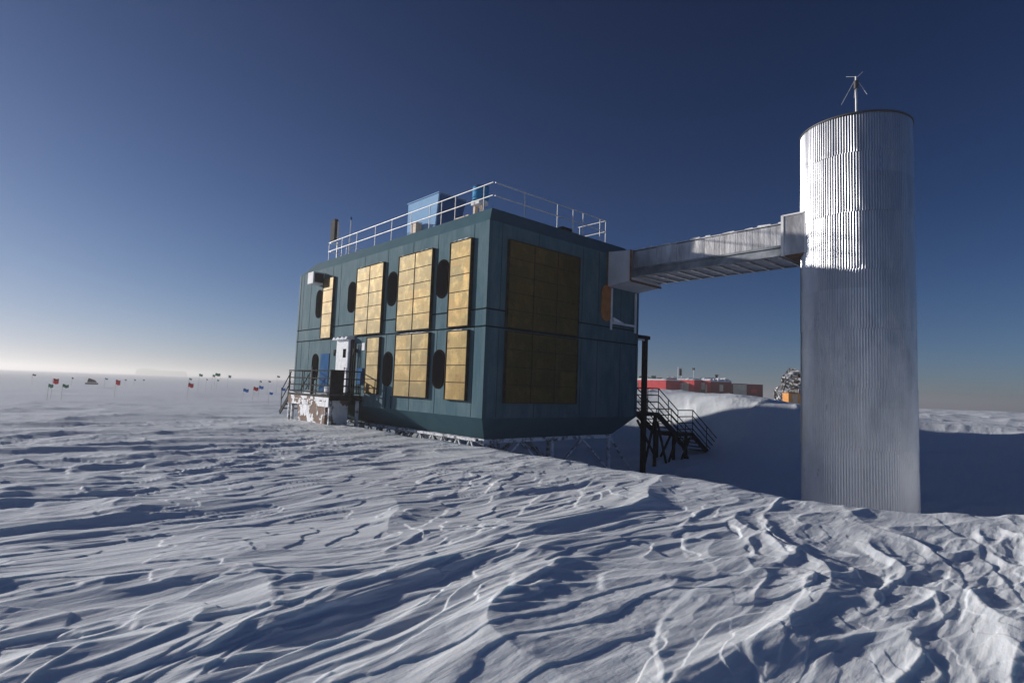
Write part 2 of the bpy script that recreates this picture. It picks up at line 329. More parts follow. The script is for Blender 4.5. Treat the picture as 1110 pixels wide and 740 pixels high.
def ground():
    ds = [1.0]
    while ds[-1] < 30000:
        d = ds[-1]; ds.append(d + (max(.012, min(d*d/2600, d*.02)) if d > 2.2 else .04))
    ds = np.array([.25, .5, .75] + ds)
    dense = np.arange(-rad(47), rad(47), 1/760.); co = np.arange(rad(47), 2*np.pi-rad(47), 1/70.)
    az = np.concatenate([dense, co]); nr, na = len(ds), len(az)
    Dm, Am = np.meshgrid(ds, az, indexing='ij'); Xc = Dm*np.sin(Am); Yc = Dm*np.cos(Am)
    dr = np.gradient(ds)[:, None]*np.ones(na)[None]; da = np.where(np.arange(na) < len(dense), 1/760., 1/70.)[None]*Dm
    cell = np.maximum(dr*.45, da)
    z = np.empty(nr*na); xf, yf, cf = Xc.ravel(), Yc.ravel(), cell.ravel()
    for i in range(0, len(z), 200000): z[i:i+200000] = H(xf[i:i+200000], yf[i:i+200000], cf[i:i+200000])
    V = np.empty((nr*na+1, 3)); V[:-1, 0] = xf; V[:-1, 1] = yf; V[:-1, 2] = z; V[-1] = (0, 0, z[:na].mean())
    idx = np.arange(nr*na).reshape(nr, na); nx = np.roll(idx, -1, axis=1)
    q = np.stack([idx[:-1], idx[1:], nx[1:], nx[:-1]], -1).reshape(-1, 4)[:, ::-1]
    tri = np.stack([np.full(na, nr*na), nx[0], idx[0]], -1)[:, ::-1]
    me = bpy.data.meshes.new('snow_ground'); nq, ntr = len(q), len(tri)
    me.vertices.add(len(V)); me.vertices.foreach_set('co', V.ravel())
    me.loops.add(nq*4+ntr*3); me.loops.foreach_set('vertex_index', np.concatenate([q.ravel(), tri.ravel()]).astype(np.int32))
    me.polygons.add(nq+ntr); me.polygons.foreach_set('loop_start', np.concatenate([np.arange(nq)*4, nq*4+np.arange(ntr)*3]).astype(np.int32))
    me.polygons.foreach_set('use_smooth', np.ones(nq+ntr, bool))
    me.update(calc_edges=True); me.materials.append(M['snow'])
    o = bpy.data.objects.new('snow_ground', me); COL.objects.link(o); tag(o, kind='structure')
    print('ground verts', len(V), 'normal up', me.polygons[nq//2].normal.z)
ground()

# ------------------------------------------------------------------ laboratory building
LO = (0, 0, ZU)
lab = thing('laboratory_building', 'two storey teal clad laboratory raised on frosted steel legs, with gold panels and oval windows', 'building', LO)
def part(name, m, fn, parent=lab, o=LO, bev=0, label=None):
    b = MB(o=o); fn(b); ob = b.build(name, m, parent, bev)
    if label: ob['label'] = label
    return ob
part('wall', M['teal'], lambda b: b.box((0, 0, ZB), (L, W, ZT)))
part('eaves_band', M['teal_trim'], lambda b: b.hexa([(0, 0, ZT), (L, 0, ZT), (L, W, ZT), (0, W, ZT)], [(CT, CT, ZR), (L-CT-.5, CT, ZR), (L-CT-.5, W-CT, ZR), (CT, W-CT, ZR)]))
part('lower_skirt', M['teal_trim'], lambda b: b.hexa([(CI, CI, ZU), (L-CI, CI, ZU), (L-CI, W-CI, ZU), (CI, W-CI, ZU)], [(0, 0, ZB), (L, 0, ZB), (L, W, ZB), (0, W, ZB)]))
def seams(b):
    for z in (Z1, Z2):
        b.box((-.012, -.012, z-.025), (L+.012, 0, z+.025)); b.box((-.012, 0, z-.0251), (0, W+.012, z+.0251))
part('seam_strip', M['seam'], seams)
def corner(b):
    for (s, t) in ((0, 0), (L, 0), (0, W)):
        b.box((s-.02, t-.02, ZB), (s+.0, t+.16, Z1-.03)) if s == 0 else b.box((s-.16, t-.02, ZB), (s+.02, t, Z1-.03))
for z0, z1 in ((ZB, Z1-.03), (Z1+.03, Z2-.03), (Z2+.03, ZT)):
    for p, q in (((-.02, -.02, z0), (.14, -.001, z1)), ((-.02, -.001, z0), (-.001, .14, z1)), ((L-.14, -.02, z0), (L+.02, -.001, z1)), ((-.02, W-.14, z0), (-.001, W+.02, z1))):
        part('flashing', M['teal_trim'], lambda b: b.box(p, q))
part('roof', M['snowclump'], lambda b: b.box((CT+.05, CT+.05, ZR-.02), (L-CT-.55, W-CT-.05, ZR+.015)))
# vertical joints between cladding sheets
for s_ in (.62, 2.85, 4.6, 6.6, 8.7, 11.1, 12.0, 14.6, 15.6):
    part('cladding_joint', M['seam'], lambda b: b.box((s_-.008, -.006, ZB+.02), (s_+.008, 0, Z1-.03))); part('cladding_joint', M['seam'], lambda b: b.box((s_+.19, -.006, Z2+.03), (s_+.206, 0, ZT-.01)))
for t in (.6, 2.4, 4.9, 5.9, 7.4):
    part('cladding_joint', M['seam'], lambda b: b.box((-.006, t-.008, ZB+.02), (0, t+.008, Z1-.03))); part('cladding_joint', M['seam'], lambda b: b.box((-.006, t-.008, Z2+.03), (0, t+.008, ZT-.01)))
# golden solar collector panels
def panel(wall, u0, u1, z0, z1, cols, rows):
    so, th = .065, .045
    dlt = -.12*(1.1+.08*u0) if wall == 'long' else .12
    u0 += dlt; u1 += dlt
    def bx(b, ua, ub, za, zb_, d0, d1):
        if wall == 'long': b.box((ua, -d1, za), (ub, -d0, zb_))
        else: b.box((-d1, ua, za), (-d0, ub, zb_))
    z0 += ZB; z1 += ZB
    p = part('collector_panel', M['gold'], lambda b: bx(b, u0, u1, z0, z1, so, so+th))
    def fr(b):
        e = .03
        for ua, ub, za, zb_ in ((u0-e, u1+e, z1, z1+e), (u0-e, u1+e, z0-e, z0), (u0-e, u0, z0, z1), (u1, u1+e, z0, z1)): bx(b, ua, ub, za, zb_, .0, so+th+.02)
    f = part('panel_frame', M['frame'], fr, p)
    f.parent = p
    def gr(b):
        for u in (u0+.008, u1-.008): bx(b, u-.008, u+.008, z0, z1, so+th, so+th+.011)
        for i in range(1, cols):
            u = u0+(u1-u0)*i/cols; bx(b, u-.016, u+.016, z0, z1, so+th, so+th+.012)
        for j in range(1, rows):
            z = z0+(z1-z0)*j/rows; bx(b, u0, u1, z-.012, z+.012, so+th, so+th+.010)
    part('glazing_bar', M['frame'], gr, p)
    return p
for a in ((1.0, 2.22, 3.18, 6.27, 1, 5), (3.43, 5.86, 3.2, 6.27, 2, 5), (7.2, 9.6, 3.2, 6.25, 2, 5), (12.15, 13.3, 3.19, 6.2, 1, 5),
          (1.0, 2.2, .57, 3.0, 1, 4), (3.43, 5.82, .57, 3.02, 2, 4), (7.22, 8.3, .6, 3.0, 1, 4)): panel('long', *a)
panel('short', .76, 4.45, 3.17, 6.24, 3, 5); panel('short', .78, 4.45, .55, 3.01, 3, 4)
# snow caps on the panel tops
for i, (u0, u1, z) in enumerate(((.95, 2.0, 6.27), (3.4, 4.25, 6.27), (5.3, 5.65, 6.27), (7.1, 7.6, 6.25), (9.0, 9.35, 6.25), (1.2, 1.85, 3.0), (3.5, 5.4, 3.02))):
    def cap(b):
        n = 14
        for k in range(n):
            ua, ub = u0+(u1-u0)*k/n, u0+(u1-u0)*(k+1)/n
            f = lambda q: .022+.06*math.sin(math.pi*min(1, max(0, (q-u0)/(u1-u0))))**.5*(.6+.4*math.sin(q*17+i))*(1 if i == 0 else .55)
            z0 = z+ZB+.03
            b.hexa([(ua, -.10, z0), (ub, -.10, z0), (ub, -.01, z0), (ua, -.01, z0)], [(ua, -.08, z0+f(ua)*.7), (ub, -.08, z0+f(ub)*.7), (ub, -.02, z0+f(ub)), (ua, -.02, z0+f(ua))])
    part('snow_cap', M['snowclump'], cap)
# obround windows
def obround(b, c, z, hw, hh, d0, d1, wall='long', n=10):
    pts = [(math.cos(math.pi*k/n)*hw, (hh-hw)+math.sin(math.pi*k/n)*hw) for k in range(n+1)] + [(math.cos(math.pi+math.pi*k/n)*hw, -(hh-hw)+math.sin(math.pi+math.pi*k/n)*hw) for k in range(n+1)]
    f = (lambda d: [(c+x, -d, z+y) for x, y in pts]) if wall == 'long' else (lambda d: [(-d, c+x, z+y) for x, y in pts])
    b.hexa(f(d0), f(d1))
for c, z, hh in ((2.67, 5.04, .74), (6.34, 5.04, .74), (10.02, 5.02, .74), (13.66, 5.0, .74), (2.65, 1.65, .73), (6.38, 1.65, .73), (13.7, 1.75, .68)):
    wf = part('window', M['gasket'], lambda b: obround(b, c, z+ZB, .37, hh, 0, .04), bev=.015)
    part('pane', M['glass'], lambda b: obround(b, c, z+ZB, .31, hh-.07, .04, .046), wf)
part('window_cover', M['orange'], lambda b: obround(b, 6.38, 4.70+ZB, .33, .76, 0, .06, 'short'), bev=.015, label='rust orange board covering an oval window on the short wall')
# doors and fittings on the long wall
dr = part('entrance_door', M['snowclump'], lambda b: b.box((9.62, -.22, ZB+.42), (10.9, 0, ZB+3.02)), bev=.05, label='white frosted entrance door with a small dark window')
part('door_window', M['glass'], lambda b: b.box((9.86, -.232, 1.1), (10.14, -.22, 1.5)), dr)
part('door_frame', M['black'], lambda b: (b.box((9.50, -.12, ZB+.42), (9.61, 0, ZB+3.0)), b.box((10.901, -.1, ZB+.42), (10.96, 0, ZB+3.0))), dr)
part('door_handle', M['black'], lambda b: (b.tube((9.8, -.28, .35), (9.8, -.28, .65), .02), b.tube((9.8, -.22, .4), (9.8, -.28, .4), .015), b.tube((9.8, -.22, .6), (9.8, -.28, .6), .015)), dr)
def lintel(b):
    for k in range(10):
        s = 9.5+k*.145; b.hexa([(s, -.42, 1.93), (s+.15, -.42, 1.93), (s+.15, 0, 1.93), (s, 0, 1.93)], [(s, -.36, 2.03+.05*math.sin(k*2.1)), (s+.15, -.36, 2.03+.05*math.sin(k*2.1+2.1)), (s+.15, 0, 2.1+.05*math.sin(k*1.7+1.7)), (s, 0, 2.1+.05*math.sin(k*1.7))])
part('snow_cap', M['snowclump'], lintel, dr)
for s in (11.25, 9.25):
    lp = part('wall_lamp', M['black'], lambda b: (b.box((s-.07, -.16, 1.35), (s+.07, 0, 1.5)), b.tube((s, -.12, 1.2), (s, -.12, 1.35), .06)))
for s in (9.30, 9.1): part('conduit', M['black'], lambda b: b.tube((s, -.14, -.5), (s, -.14, 1.75), .035))
part('blue_door', M['bluedoor'], lambda b: b.box((12.05, -.03, ZB+.5), (13.02, 0, ZB+2.4)), label='plain blue side door left of the white one')
part('sign', M['whitepaint'], lambda b: b.box((8.46, -.02, 1.42), (8.72, 0, 1.75)))
part('junction_box', M['bluedoor'], lambda b: b.box((8.42, -.1, -.1), (8.86, 0, .62)), bev=.01)
part('conduit', M['teal_trim'], lambda b: b.tube((5.96, -.04, ZB+.02), (5.96, -.04, ZB+.54), .03))
part('conduit', M['teal_trim'], lambda b: b.tube((6.4, -.04, ZB+.02), (6.4, -.04, ZB+.9), .03))
vb = part('vent_hood', M['whitepaint'], lambda b: b.box((13.2, -.6, 4.9), (13.9, 0, 5.5)), bev=.02, label='white boxy vent hood high on the far end of the long wall')
part('vent_louvre', M['seam'], lambda b: b.box((13.16, -.53, 4.97), (13.199, -.08, 5.43)), vb)
# light frame on the short wall under the bridge box
def wfr(b):
    for t in (6.68, 8.36): b.bar((-.06, t, 2.55), (-.06, t, 4.3), .09, .06)
    b.bar((-.06, 6.72, 2.85), (-.06, 8.32, 2.85), .09, .08)
part('bracket_frame', M['offwhite'], wfr)
part('snow_cap', M['snowclump'], lambda b: b.hexa([(-.12, 6.8, 2.9), (-.12, 7.5, 2.9), (-.01, 7.5, 2.9), (-.01, 6.8, 2.9)], [(-.1, 6.82, 3.08), (-.1, 7.4, 2.93), (-.01, 7.4, 2.93), (-.01, 6.82, 3.1)]))
# steel underframe: every leg and brace its own part
def zg(s, t): v = W_(s, t); return Hs(v.x, v.y)
SS, TT = (.85, 4.5, 8.15, 11.8, 15.4), (.85, 4.3, 7.85)
for t in TT: part('floor_beam', M['frosted'], lambda b: b.box((.8, t-.1, ZU-.16), (L-.8, t+.1, ZU-.003)))
for s in SS: part('cross_beam', M['frosted'], lambda b: b.box((s-.09, .75, ZU-.17), (s+.09, W-.75, ZU-.02)))
for s in SS:
    for t in TT: part('support_leg', M['frosted'], lambda b: (b.tube((s, t, min(zg(s, t)-.4, -2.6)), (s, t, ZU-.16), .085, 10), b.box((s-.16, t-.16, ZU-.2), (s+.16, t+.16, ZU-.16))))
for s0, s1 in zip(SS, SS[1:]):
    for t in TT[:2]:
        m_ = (s0+s1)/2
        for e in (s0, s1): part('brace', M['frosted'], lambda b: b.bar((m_+(.08 if e == s1 else -.08), t, ZU-.2), (e+(.12 if e == s0 else -.12), t, -3.0), .09, .09))
for s in SS[:3]:
    for t0, t1 in ((.85, 4.3), (4.3, 7.85)):
        m_ = (t0+t1)/2
        part('brace', M['frosted'], lambda b: b.bar((s, t0+.1, -3.3), (s, m_-.05, ZU-.2), .08, .08)); part('brace', M['frosted'], lambda b: b.bar((s, t1-.1, -3.3), (s, m_+.05, ZU-.2), .08, .08))
part('brace', M['frosted'], lambda b: b.bar((.85, 7.95, ZU-.2), (.7, 9.5, -3.7), .08, .08))
# secondary lattice close under the long edge, plastered with snow
def lattice(s0):
    def f(b):
        z1, z0 = ZU-.06, ZU-.62
        b.bar((s0, .55, z0), (s0+1.5, .55, z0), .06, .06)
        for k in range(2):
            a = s0+k*.75; b.bar((a+.03, .55, z0+.03), (a+.36, .55, z1), .055, .055); b.bar((a+.40, .55, z1), (a+.72, .55, z0+.03), .055, .055)
    return f
for k in range(6): part('lattice_truss', M['frosted'], lattice(.9+k*1.65))
part('floor_beam', M['frosted'], lambda b: b.box((.9, .48, ZU-.09), (11.5, .62, ZU-.003)))

# roof railing (part of the building), sections > posts
def railing(name, pts, z, h, mt, parent, o, post_step=None, r=.021, rails=(1, .52), posts=None, foot=True):
    pts = [Vector(p) for p in pts]
    def rl(b):
        for a, c in zip(pts, pts[1:]):
            for k in rails: b.tube((a.x, a.y, a.z+h*k), (c.x, c.y, c.z+h*k), r, 8)
    rr = part(name, mt, rl, parent, o)
    for p in posts:
        p = Vector(p)
        part('post', mt, lambda b: (b.tube((p.x, p.y, p.z), (p.x, p.y, p.z+h+.01), r*.85, 8), foot and b.tube((p.x, p.y, p.z-.03), (p.x, p.y, p.z+.07), .045, 8, .03)), rr, o)
    return rr
zr = ZR+.02
railing('roof_railing', [(.62, .6, zr), (14.3, .6, zr)], zr, 1.0, M['galv'], lab, LO, posts=[(s, .6, zr) for s in (1.14, 2.9, 3.83, 4.68, 6.09, 7.72, 9.23, 11.09, 12.71, 14.25)])
railing('roof_railing', [(.6, .68, zr), (.6, 7.0, zr)], zr, 1.0, M['galv'], lab, LO, posts=[(.6, t, zr) for t in (2.15, 3.95, 4.88, 5.5, 6.6)])
railing('roof_railing', [(14.28, .68, zr), (14.28, 2.6, zr)], zr, 1.0, M['galv'], lab, LO, posts=[(14.28, 1.6, zr), (14.28, 2.5, zr)])
railing('roof_railing', [(.66, 7.0, zr), (2.2, 7.0, zr)], zr, 1.0, M['galv'], lab, LO, posts=[(.66, 7.06, zr), (2.1, 7.0, zr)])
# rooftop things
def T(name, label, cat, o, group=None): return thing(name, label, cat, o, True, group)
o = (6.5, 1.9, zr); t = T('rooftop_cabinet', 'tall pale blue sheet metal cabinet behind the railing on the laboratory roof', 'cabinet', o)
part('casing', M['paleblue'], lambda b: b.hexa([(5.66, 1.5, zr), (7.9, 1.5, zr), (7.9, 2.7, zr), (5.66, 2.7, zr)], [(5.40, 1.5, 8.32), (7.9, 1.5, 8.32), (7.9, 3.0, 8.32), (5.40, 3.0, 8.32)]), t, o, .02)
part('side_panel', M['bluedoor'], lambda b: b.hexa([(5.61, 1.56, zr+.04), (5.655, 1.56, zr+.04), (5.655, 2.65, zr+.04), (5.61, 2.65, zr+.04)], [(5.36, 1.56, 8.27), (5.40, 1.56, 8.27), (5.40, 2.95, 8.27), (5.36, 2.95, 8.27)]), t, o)
part('lid', M['paleblue'], lambda b: b.box((5.35, 1.46, 8.323), (7.94, 3.04, 8.36)), t, o)
o = (6.7, 1.25, zr); t = T('junction_cabinet', 'small tan box standing in front of the pale blue roof cabinet', 'box', o)
part('body', M['tan'], lambda b: b.box((6.5, 1.1, zr+.12), (6.95, 1.4, zr+.75)), t, o, .015); part('cap', M['snowclump'], lambda b: b.box((6.47, 1.07, zr+.752), (6.98, 1.43, zr+.8)), t, o, .015)
part('leg', M['galv'], lambda b: (b.box((6.53, 1.13, zr), (6.58, 1.18, zr+.12)),), t, o); part('leg', M['galv'], lambda b: b.box((6.87, 1.32, zr), (6.92, 1.37, zr+.12)), t, o)
o = (2.05, 1.2, zr); t = T('blue_drum', 'bright blue ribbed drum on a white stand at the near roof corner', 'drum', o)
part('shell', M['bluedrum'], lambda b: (b.tube((2.1, 1.2, 7.15), (2.1, 1.2, 7.64), .32, 24), b.tube((2.1, 1.2, 7.3), (2.1, 1.2, 7.33), .333, 24), b.tube((2.1, 1.2, 7.46), (2.1, 1.2, 7.49), .333, 24)), t, o)
part('lid', M['bluedoor'], lambda b: b.tube((2.1, 1.2, 7.642), (2.1, 1.2, 7.68), .33, 24), t, o)
part('stand', M['whitepaint'], lambda b: b.box((1.9, .98, 6.97), (2.42, 1.42, 7.148)), t, o, .02)
for s in (1.95, 2.35): part('leg', M['tan'], lambda b: b.box((s-.06, 1.1, zr), (s+.06, 1.25, 6.948)), t, o)
o = (2.6, .95, zr); t = T('wooden_pallet_board', 'flat pinkish wooden board lying beside the blue drum', 'board', o)
part('plank', M['tan'], lambda b: (b.box((2.3, .8, zr+.06), (3.2, 1.0, zr+.2)),), t, o, .01); part('runner', M['frame'], lambda b: (b.box((2.4, .8, zr), (2.5, 1.0, zr+.058)), b.box((3.0, .8, zr), (3.1, 1.0, zr+.058))), t, o)
o = (14.1, .95, zr); t = T('panel_antenna', 'black rectangular panel antenna on a short mast at the far roof end', 'antenna', o)
part('mast', M['galv'], lambda b: b.tube((14.0, .95, zr), (14.0, .95, 8.5), .045), t, o)
part('radome', M['black'], lambda b: b.box((13.98, .72, 7.5), (14.5, .9, 8.68)), t, o, .03)
part('back_plate', M['whitepaint'], lambda b: b.box((13.95, .86, 7.6), (13.975, .93, 8.55)), t, o)
part('bracket', M['galv'], lambda b: (b.box((13.95, .9, 7.75), (14.05, .96, 7.82)), b.box((13.95, .9, 8.35), (14.05, .96, 8.42))), t, o)
o = (12.7, .95, zr); t = T('whip_antenna', 'slim white rod antenna with a dark blue tip beside the roof railing', 'antenna', o)
part('mast', M['whitepaint'], lambda b: (b.tube((12.68, 1.0, zr), (12.68, 1.0, 7.4), .05), b.tube((12.68, 1.0, 7.4), (12.68, 1.0, 8.4), .025)), t, o)
part('tip', M['bluedoor'], lambda b: b.tube((12.68, 1.0, 8.4), (12.68, 1.0, 8.56), .05), t, o)
o = (.9, 6.3, zr); t = T('roof_winch', 'small dark winch box low behind the short side roof railing', 'winch', o)
part('housing', M['black'], lambda b: b.box((1.0, 4.7, zr), (1.5, 5.3, zr+.35)), t, o, .02); part('drum', M['galv'], lambda b: b.tube((1.25, 5.3, zr+.2), (1.25, 5.75, zr+.2), .13, 12), t, o)

# ------------------------------------------------------------------ entrance deck
DO = (10.8, -.8, -.62); dk = T('entrance_deck', 'black railed steel deck in front of the white entrance door', 'deck', DO)
dz = -.62; D0, D1, DT = 8.42, 13.1, -1.55
part('platform', M['black'], lambda b: b.box((D0, DT, dz-.22), (D1, -.02, dz)), dk, DO)
part('snow_layer', M['snowclump'], lambda b: [b.hexa([(s, DT+.05, dz+.002), (s+.4, DT+.05, dz+.002), (s+.4, -.36, dz+.002), (s, -.36, dz+.002)], [(s, DT+.1, dz+.04+.05*math.sin(s*3)), (s+.4, DT+.1, dz+.04+.05*math.sin(s*3+1.2)), (s+.4, -.4, dz+.1+.05*math.sin(s*2+.8)), (s, -.4, dz+.1+.05*math.sin(s*2))]) for s in [9.5+.4*k for k in range(9)]], dk, DO)
for pts, posts in (([(D0+.05, DT+.03, dz), (D1, DT+.03, dz)], [(s, DT+.03, dz) for s in (8.47, 9.9, 11.5, 13.05)]), ([(D0+.04, DT+.1, dz), (D0+.04, -.12, dz)], [(D0+.04, -.8, dz), (D0+.04, -.12, dz)]), ([(D1-.03, DT+.1, dz), (D1-.03, -.1, dz)], [(D1-.03, -.8, dz)])):
    railing('railing', pts, dz, 1.06, M['black'], dk, DO, r=.026, rails=(1, .68, .38, .1), posts=posts, foot=False)
part('wind_board', M['black'], lambda b: b.box((D0-.02, DT, dz+.04), (D0+.0, DT+.62, dz+1.1)), dk, DO)
for (s, t_) in ((D0+.08, DT+.1), (D0+.08, -.2), (10.7, DT+.1), (12.6, DT+.1), (13.0, DT+.1), (13.0, -.4)):
    part('leg', M['frosted'], lambda b: b.box((s-.06, t_-.06, zg(s, t_)-.4), (s+.06, t_+.06, dz-.222)), dk, DO)
part('side_skirt', M['ply'], lambda b: b.box((D0+.02, DT-.02, dz-.5), (D1-.2, DT-.002, dz-.1)), dk, DO, label='snow crusted edge board of the deck')
# thick post at the deck's left side with its lamp
part('lamp_post', M['black'], lambda b: b.box((10.35, DT+.0, dz), (10.47, DT+.12, dz+1.2)), dk, DO)
# far steps of the deck
def fsteps(b):
    for k in range(4): b.box((D1+.05+.28*k, -1.4, dz-.2-.22*k), (D1+.33+.28*k, -.5, dz-.15-.22*k))
    for t_ in (-1.42, -.48): b.bar((D1, t_, dz-.1), (D1+1.2, t_, dz-1.05), .05, .2)
part('steps', M['black'], fsteps, dk, DO)
for t_ in (-1.42, -.48): railing('handrail', [(D1+.02, t_, dz), (D1+1.1, t_, dz-.9)], 0, 1.0, M['black'], dk, DO, r=.024, rails=(1, .5), posts=[(D1+.1, t_, dz-.1), (D1+1.08, t_, dz-.9)], foot=False)
# plywood crate under the deck
o = (9.6, -1.2, -1.9)
def lump(b, s0, s1, t0, t1, z0, z1, seed, n=9):
    r = random.Random(seed); rings = []
    for k in range(6):
        f = k/5; z = z0+(z1-z0)*f; g = .75+.25*math.sin(math.pi*(f*.55+.1))
        rings.append([((s0+s1)/2+math.cos(a)*(s1-s0)/2*g*(abs(math.cos(a))**-.3 if abs(math.cos(a)) > .5 else 1)*(1+.06*r.uniform(-1, 1)), (t0+t1)/2+math.sin(a)*(t1-t0)/2*g*(1+.06*r.uniform(-1, 1)), z) for a in [2*math.pi*i/14 for i in range(14)]])
    vs = [p for q in rings for p in q]; fs = [(k*14+i, k*14+(i+1) % 14, (k+1)*14+(i+1) % 14, (k+1)*14+i) for k in range(5) for i in range(14)]
    b.add(vs, fs, True); b.add(rings[0], [list(range(14))]); b.add(rings[-1], [list(range(14))])
cr = T('plywood_crate', 'brown plywood crate plastered with snow under the entrance deck', 'crate', o)
part('body', M['ply'], lambda b: b.hexa([(8.75, DT, -2.2), (11.5, DT, -2.2), (11.5, -.5, -2.2), (8.75, -.5, -2.2)], [(8.75, DT, -.9), (11.9, DT, -.9), (11.9, -.5, -.9), (8.75, -.5, -.9)]), cr, o, .02)
part('lid', M['ply'], lambda b: b.box((8.7, DT-.04, -.898), (11.95, -.46, -.845)), cr, o)
o = (9.9, -1.1, dz+.05)
tag(part('snow_heap', M['snowclump'], lambda b: (lump(b, 9.0, 9.7, -1.35, -.6, dz+.003, dz+.36, 5), lump(b, 9.15, 9.4, -1.1, -.85, dz+.3, dz+.62, 6)), None, (9.4, -1, dz+.003)), 'small pile of snow on the deck floor before the white door', 'snow')

# ------------------------------------------------------------------ back staircase
SO = (.6, 11, -2.8); st = T('steel_staircase', 'black steel staircase in two flights dropping to the snow at the back corner', 'staircase', SO)
z0, z1, z2 = -.88, -1.86, -3.48
s0, s1 = .05, 1.25
part('landing', M['black'], lambda b: b.box((s0, W+.05, z0-.16), (s1+1.2, 10.4, z0)), st, SO)
part('landing', M['black'], lambda b: b.box((s0, 12.0, z1-.16), (s1, 13.35, z1)), st, SO)
def flight(ta, za, tb, zb_, n):
    def f(b):
        for s in (s0+.02, s1-.02): b.bar((s, ta, za-.12), (s, tb, zb_-.12), .05, .26)
    fl = part('flight', M['black'], f, st, SO)
    for k in range(n):
        t_ = ta+(tb-ta)*(k+.5)/n; z = za+(zb_-za)*(k+.7)/n
        part('tread', M['black'], lambda b: b.box((s0+.05, t_-.13, z-.03), (s1-.05, t_+.13, z)), fl, SO)
    return fl
f1 = flight(10.4, z0, 12.0, z1, 5); f2 = flight(13.35, z1, 16.0, z2, 8)
def rail2(pa, pb, posts, sp=st, r=.024): return railing('railing', [pa, pb], 0, 1.08, M['black'], sp, SO, r=r, rails=(1, .72, .44, .16), posts=posts, foot=False)
for s in (s0, s1):
    if s == s0: rail2((s, W+.1, z0), (s, 10.4, z0), [(s, 9.55, z0), (s, 10.38, z0)])
    else: rail2((s+1.2, W+.1, z0), (s+1.2, 10.4, z0), [(s+1.2, 9.55, z0), (s+1.2, 10.38, z0)])
    rail2((s, 10.4, z0), (s, 12.0, z1), [(s, 11.2, (z0+z1)/2)])
    rail2((s, 12.0, z1), (s, 13.35, z1), [(s, 12.02, z1), (s, 13.33, z1)])
    rail2((s, 13.35, z1), (s, 16.0, z2), [(s, 14.67, (z1+z2)/2), (s, 15.98, z2)])
rail2((s1, 10.38, z0), (s1+1.2, 10.38, z0), [(s1+.6, 10.38, z0)])
part('tall_post', M['black'], lambda b: b.box((-.08, 9.1, -4.0), (.10, 9.3, 2.36)), st, SO)
part('head_beam', M['black'], lambda b: b.box((-.06, W+.005, 2.361), (.08, 9.5, 2.52)), st, SO)
part('head_beam_edge', M['offwhite'], lambda b: b.box((-.05, W+.02, 2.28), (.0, 9.098, 2.355)), st, SO)
for (s, t_, zt_) in ((s0+.1, 10.3, z0-.16), (s0+.1, 11.85, z1-.05), (s1, 12.1, z1-.16), (s0+.1, 12.9, z1-.16)):
    part('support_post', M['black'], lambda b: b.box((s-.06, t_-.06, min(zg(s, t_)-.3, -3.2)), (s+.06, t_+.06, zt_)), st, SO)
for a, c in (((.1, 9.35, -3.5), (.1, 10.2, -1.1)), ((.1, 10.4, -1.3), (.1, 11.2, -3.3)), ((.1, 12.0, -2.1), (.1, 11.3, -3.3)), ((.1, 12.2, -2.1), (.1, 13.1, -3.2)), ((1.2, 10.4, -1.3), (1.2, 12.0, -3.2)), ((.1, 13.2, -2.1), (.1, 12.4, -3.2)), ((1.2, 13.2, -2.1), (1.2, 12.3, -3.2))):
    part('support_brace', M['black'], lambda b: b.bar(a, c, .08, .08), st, SO)

# ------------------------------------------------------------------ bridge
BO = (-4, 7.5, 4.5); br = T('enclosed_bridge', 'tin sided enclosed cable bridge sloping none from the laboratory corner to the round tower', 'bridge', BO)
br['label'] = 'tin sided enclosed bridge joining the laboratory corner to the round tower'
TA, TB = 6.42, 8.6
part('end_box', M['offwhite'], lambda b: b.hexa([(-.003, TA, 4.34), (-.003, TB, 4.34), (-1.16, TB, 4.46), (-1.16, TA, 4.46)][::-1], [(-.003, TA, 5.80), (-.003, TB, 5.80), (-1.16, TB, 5.70), (-1.16, TA, 5.70)][::-1]), br, BO, .01, label='off white box collar at the laboratory end')
part('collar_edge', M['rusty'], lambda b: (b.box((-.06, TA-.03, 4.36), (-.004, TA-.001, 5.8)), b.box((-1.20, TA-.03, 4.45), (-1.165, TA+.06, 5.72)), b.box((-1.20, TA+.061, 4.42), (-1.165, TB, 4.5))), br, BO)
WA, WB_ = TA+.12, TB-.15
xs = [-1.20, -2.3, -3.2, -4.35, -5.6, -7.2]
for a, c in zip(xs, xs[1:]):
    part('side_sheet', M['sheet'], lambda b: b.box((a-.004, WA, 4.96), (c+.004, WA+.05, 5.64+.02*((xs.index(a)) % 2))), br, BO)
    part('side_sheet', M['sheet'], lambda b: b.box((a-.004, WB_-.05, 4.96), (c+.004, WB_, 5.64)), br, BO)
def ribs(b):
    x = -1.3
    while x > -7.15: b.box((x, WA-.006, 4.98), (x-.03, WA-.001, 5.62)); x -= .2
part('sheet_ribs', M['sheet'], ribs, br, BO)
part('roof_sheet', M['sheet'], lambda b: b.box((-1.2, WA-.04, 5.665), (-7.2, WB_+.04, 5.70)), br, BO)
def clumps(b):
    r = random.Random(4); x = -1.6
    while x > -7.1:
        w_ = r.uniform(.1, .5); b.hexa([(x, WA-.03, 5.702), (x-w_, WA-.03, 5.702), (x-w_, WA+.5, 5.702), (x, WA+.5, 5.702)][::-1], [(x-.03, WA, 5.71+r.uniform(.01, .06)), (x-w_+.03, WA, 5.71+r.uniform(.01, .05)), (x-w_+.03, WA+.4, 5.76), (x-.03, WA+.4, 5.76)][::-1]); x -= w_+r.uniform(.1, .5)
part('snow_cap', M['snowclump'], clumps, br, BO)
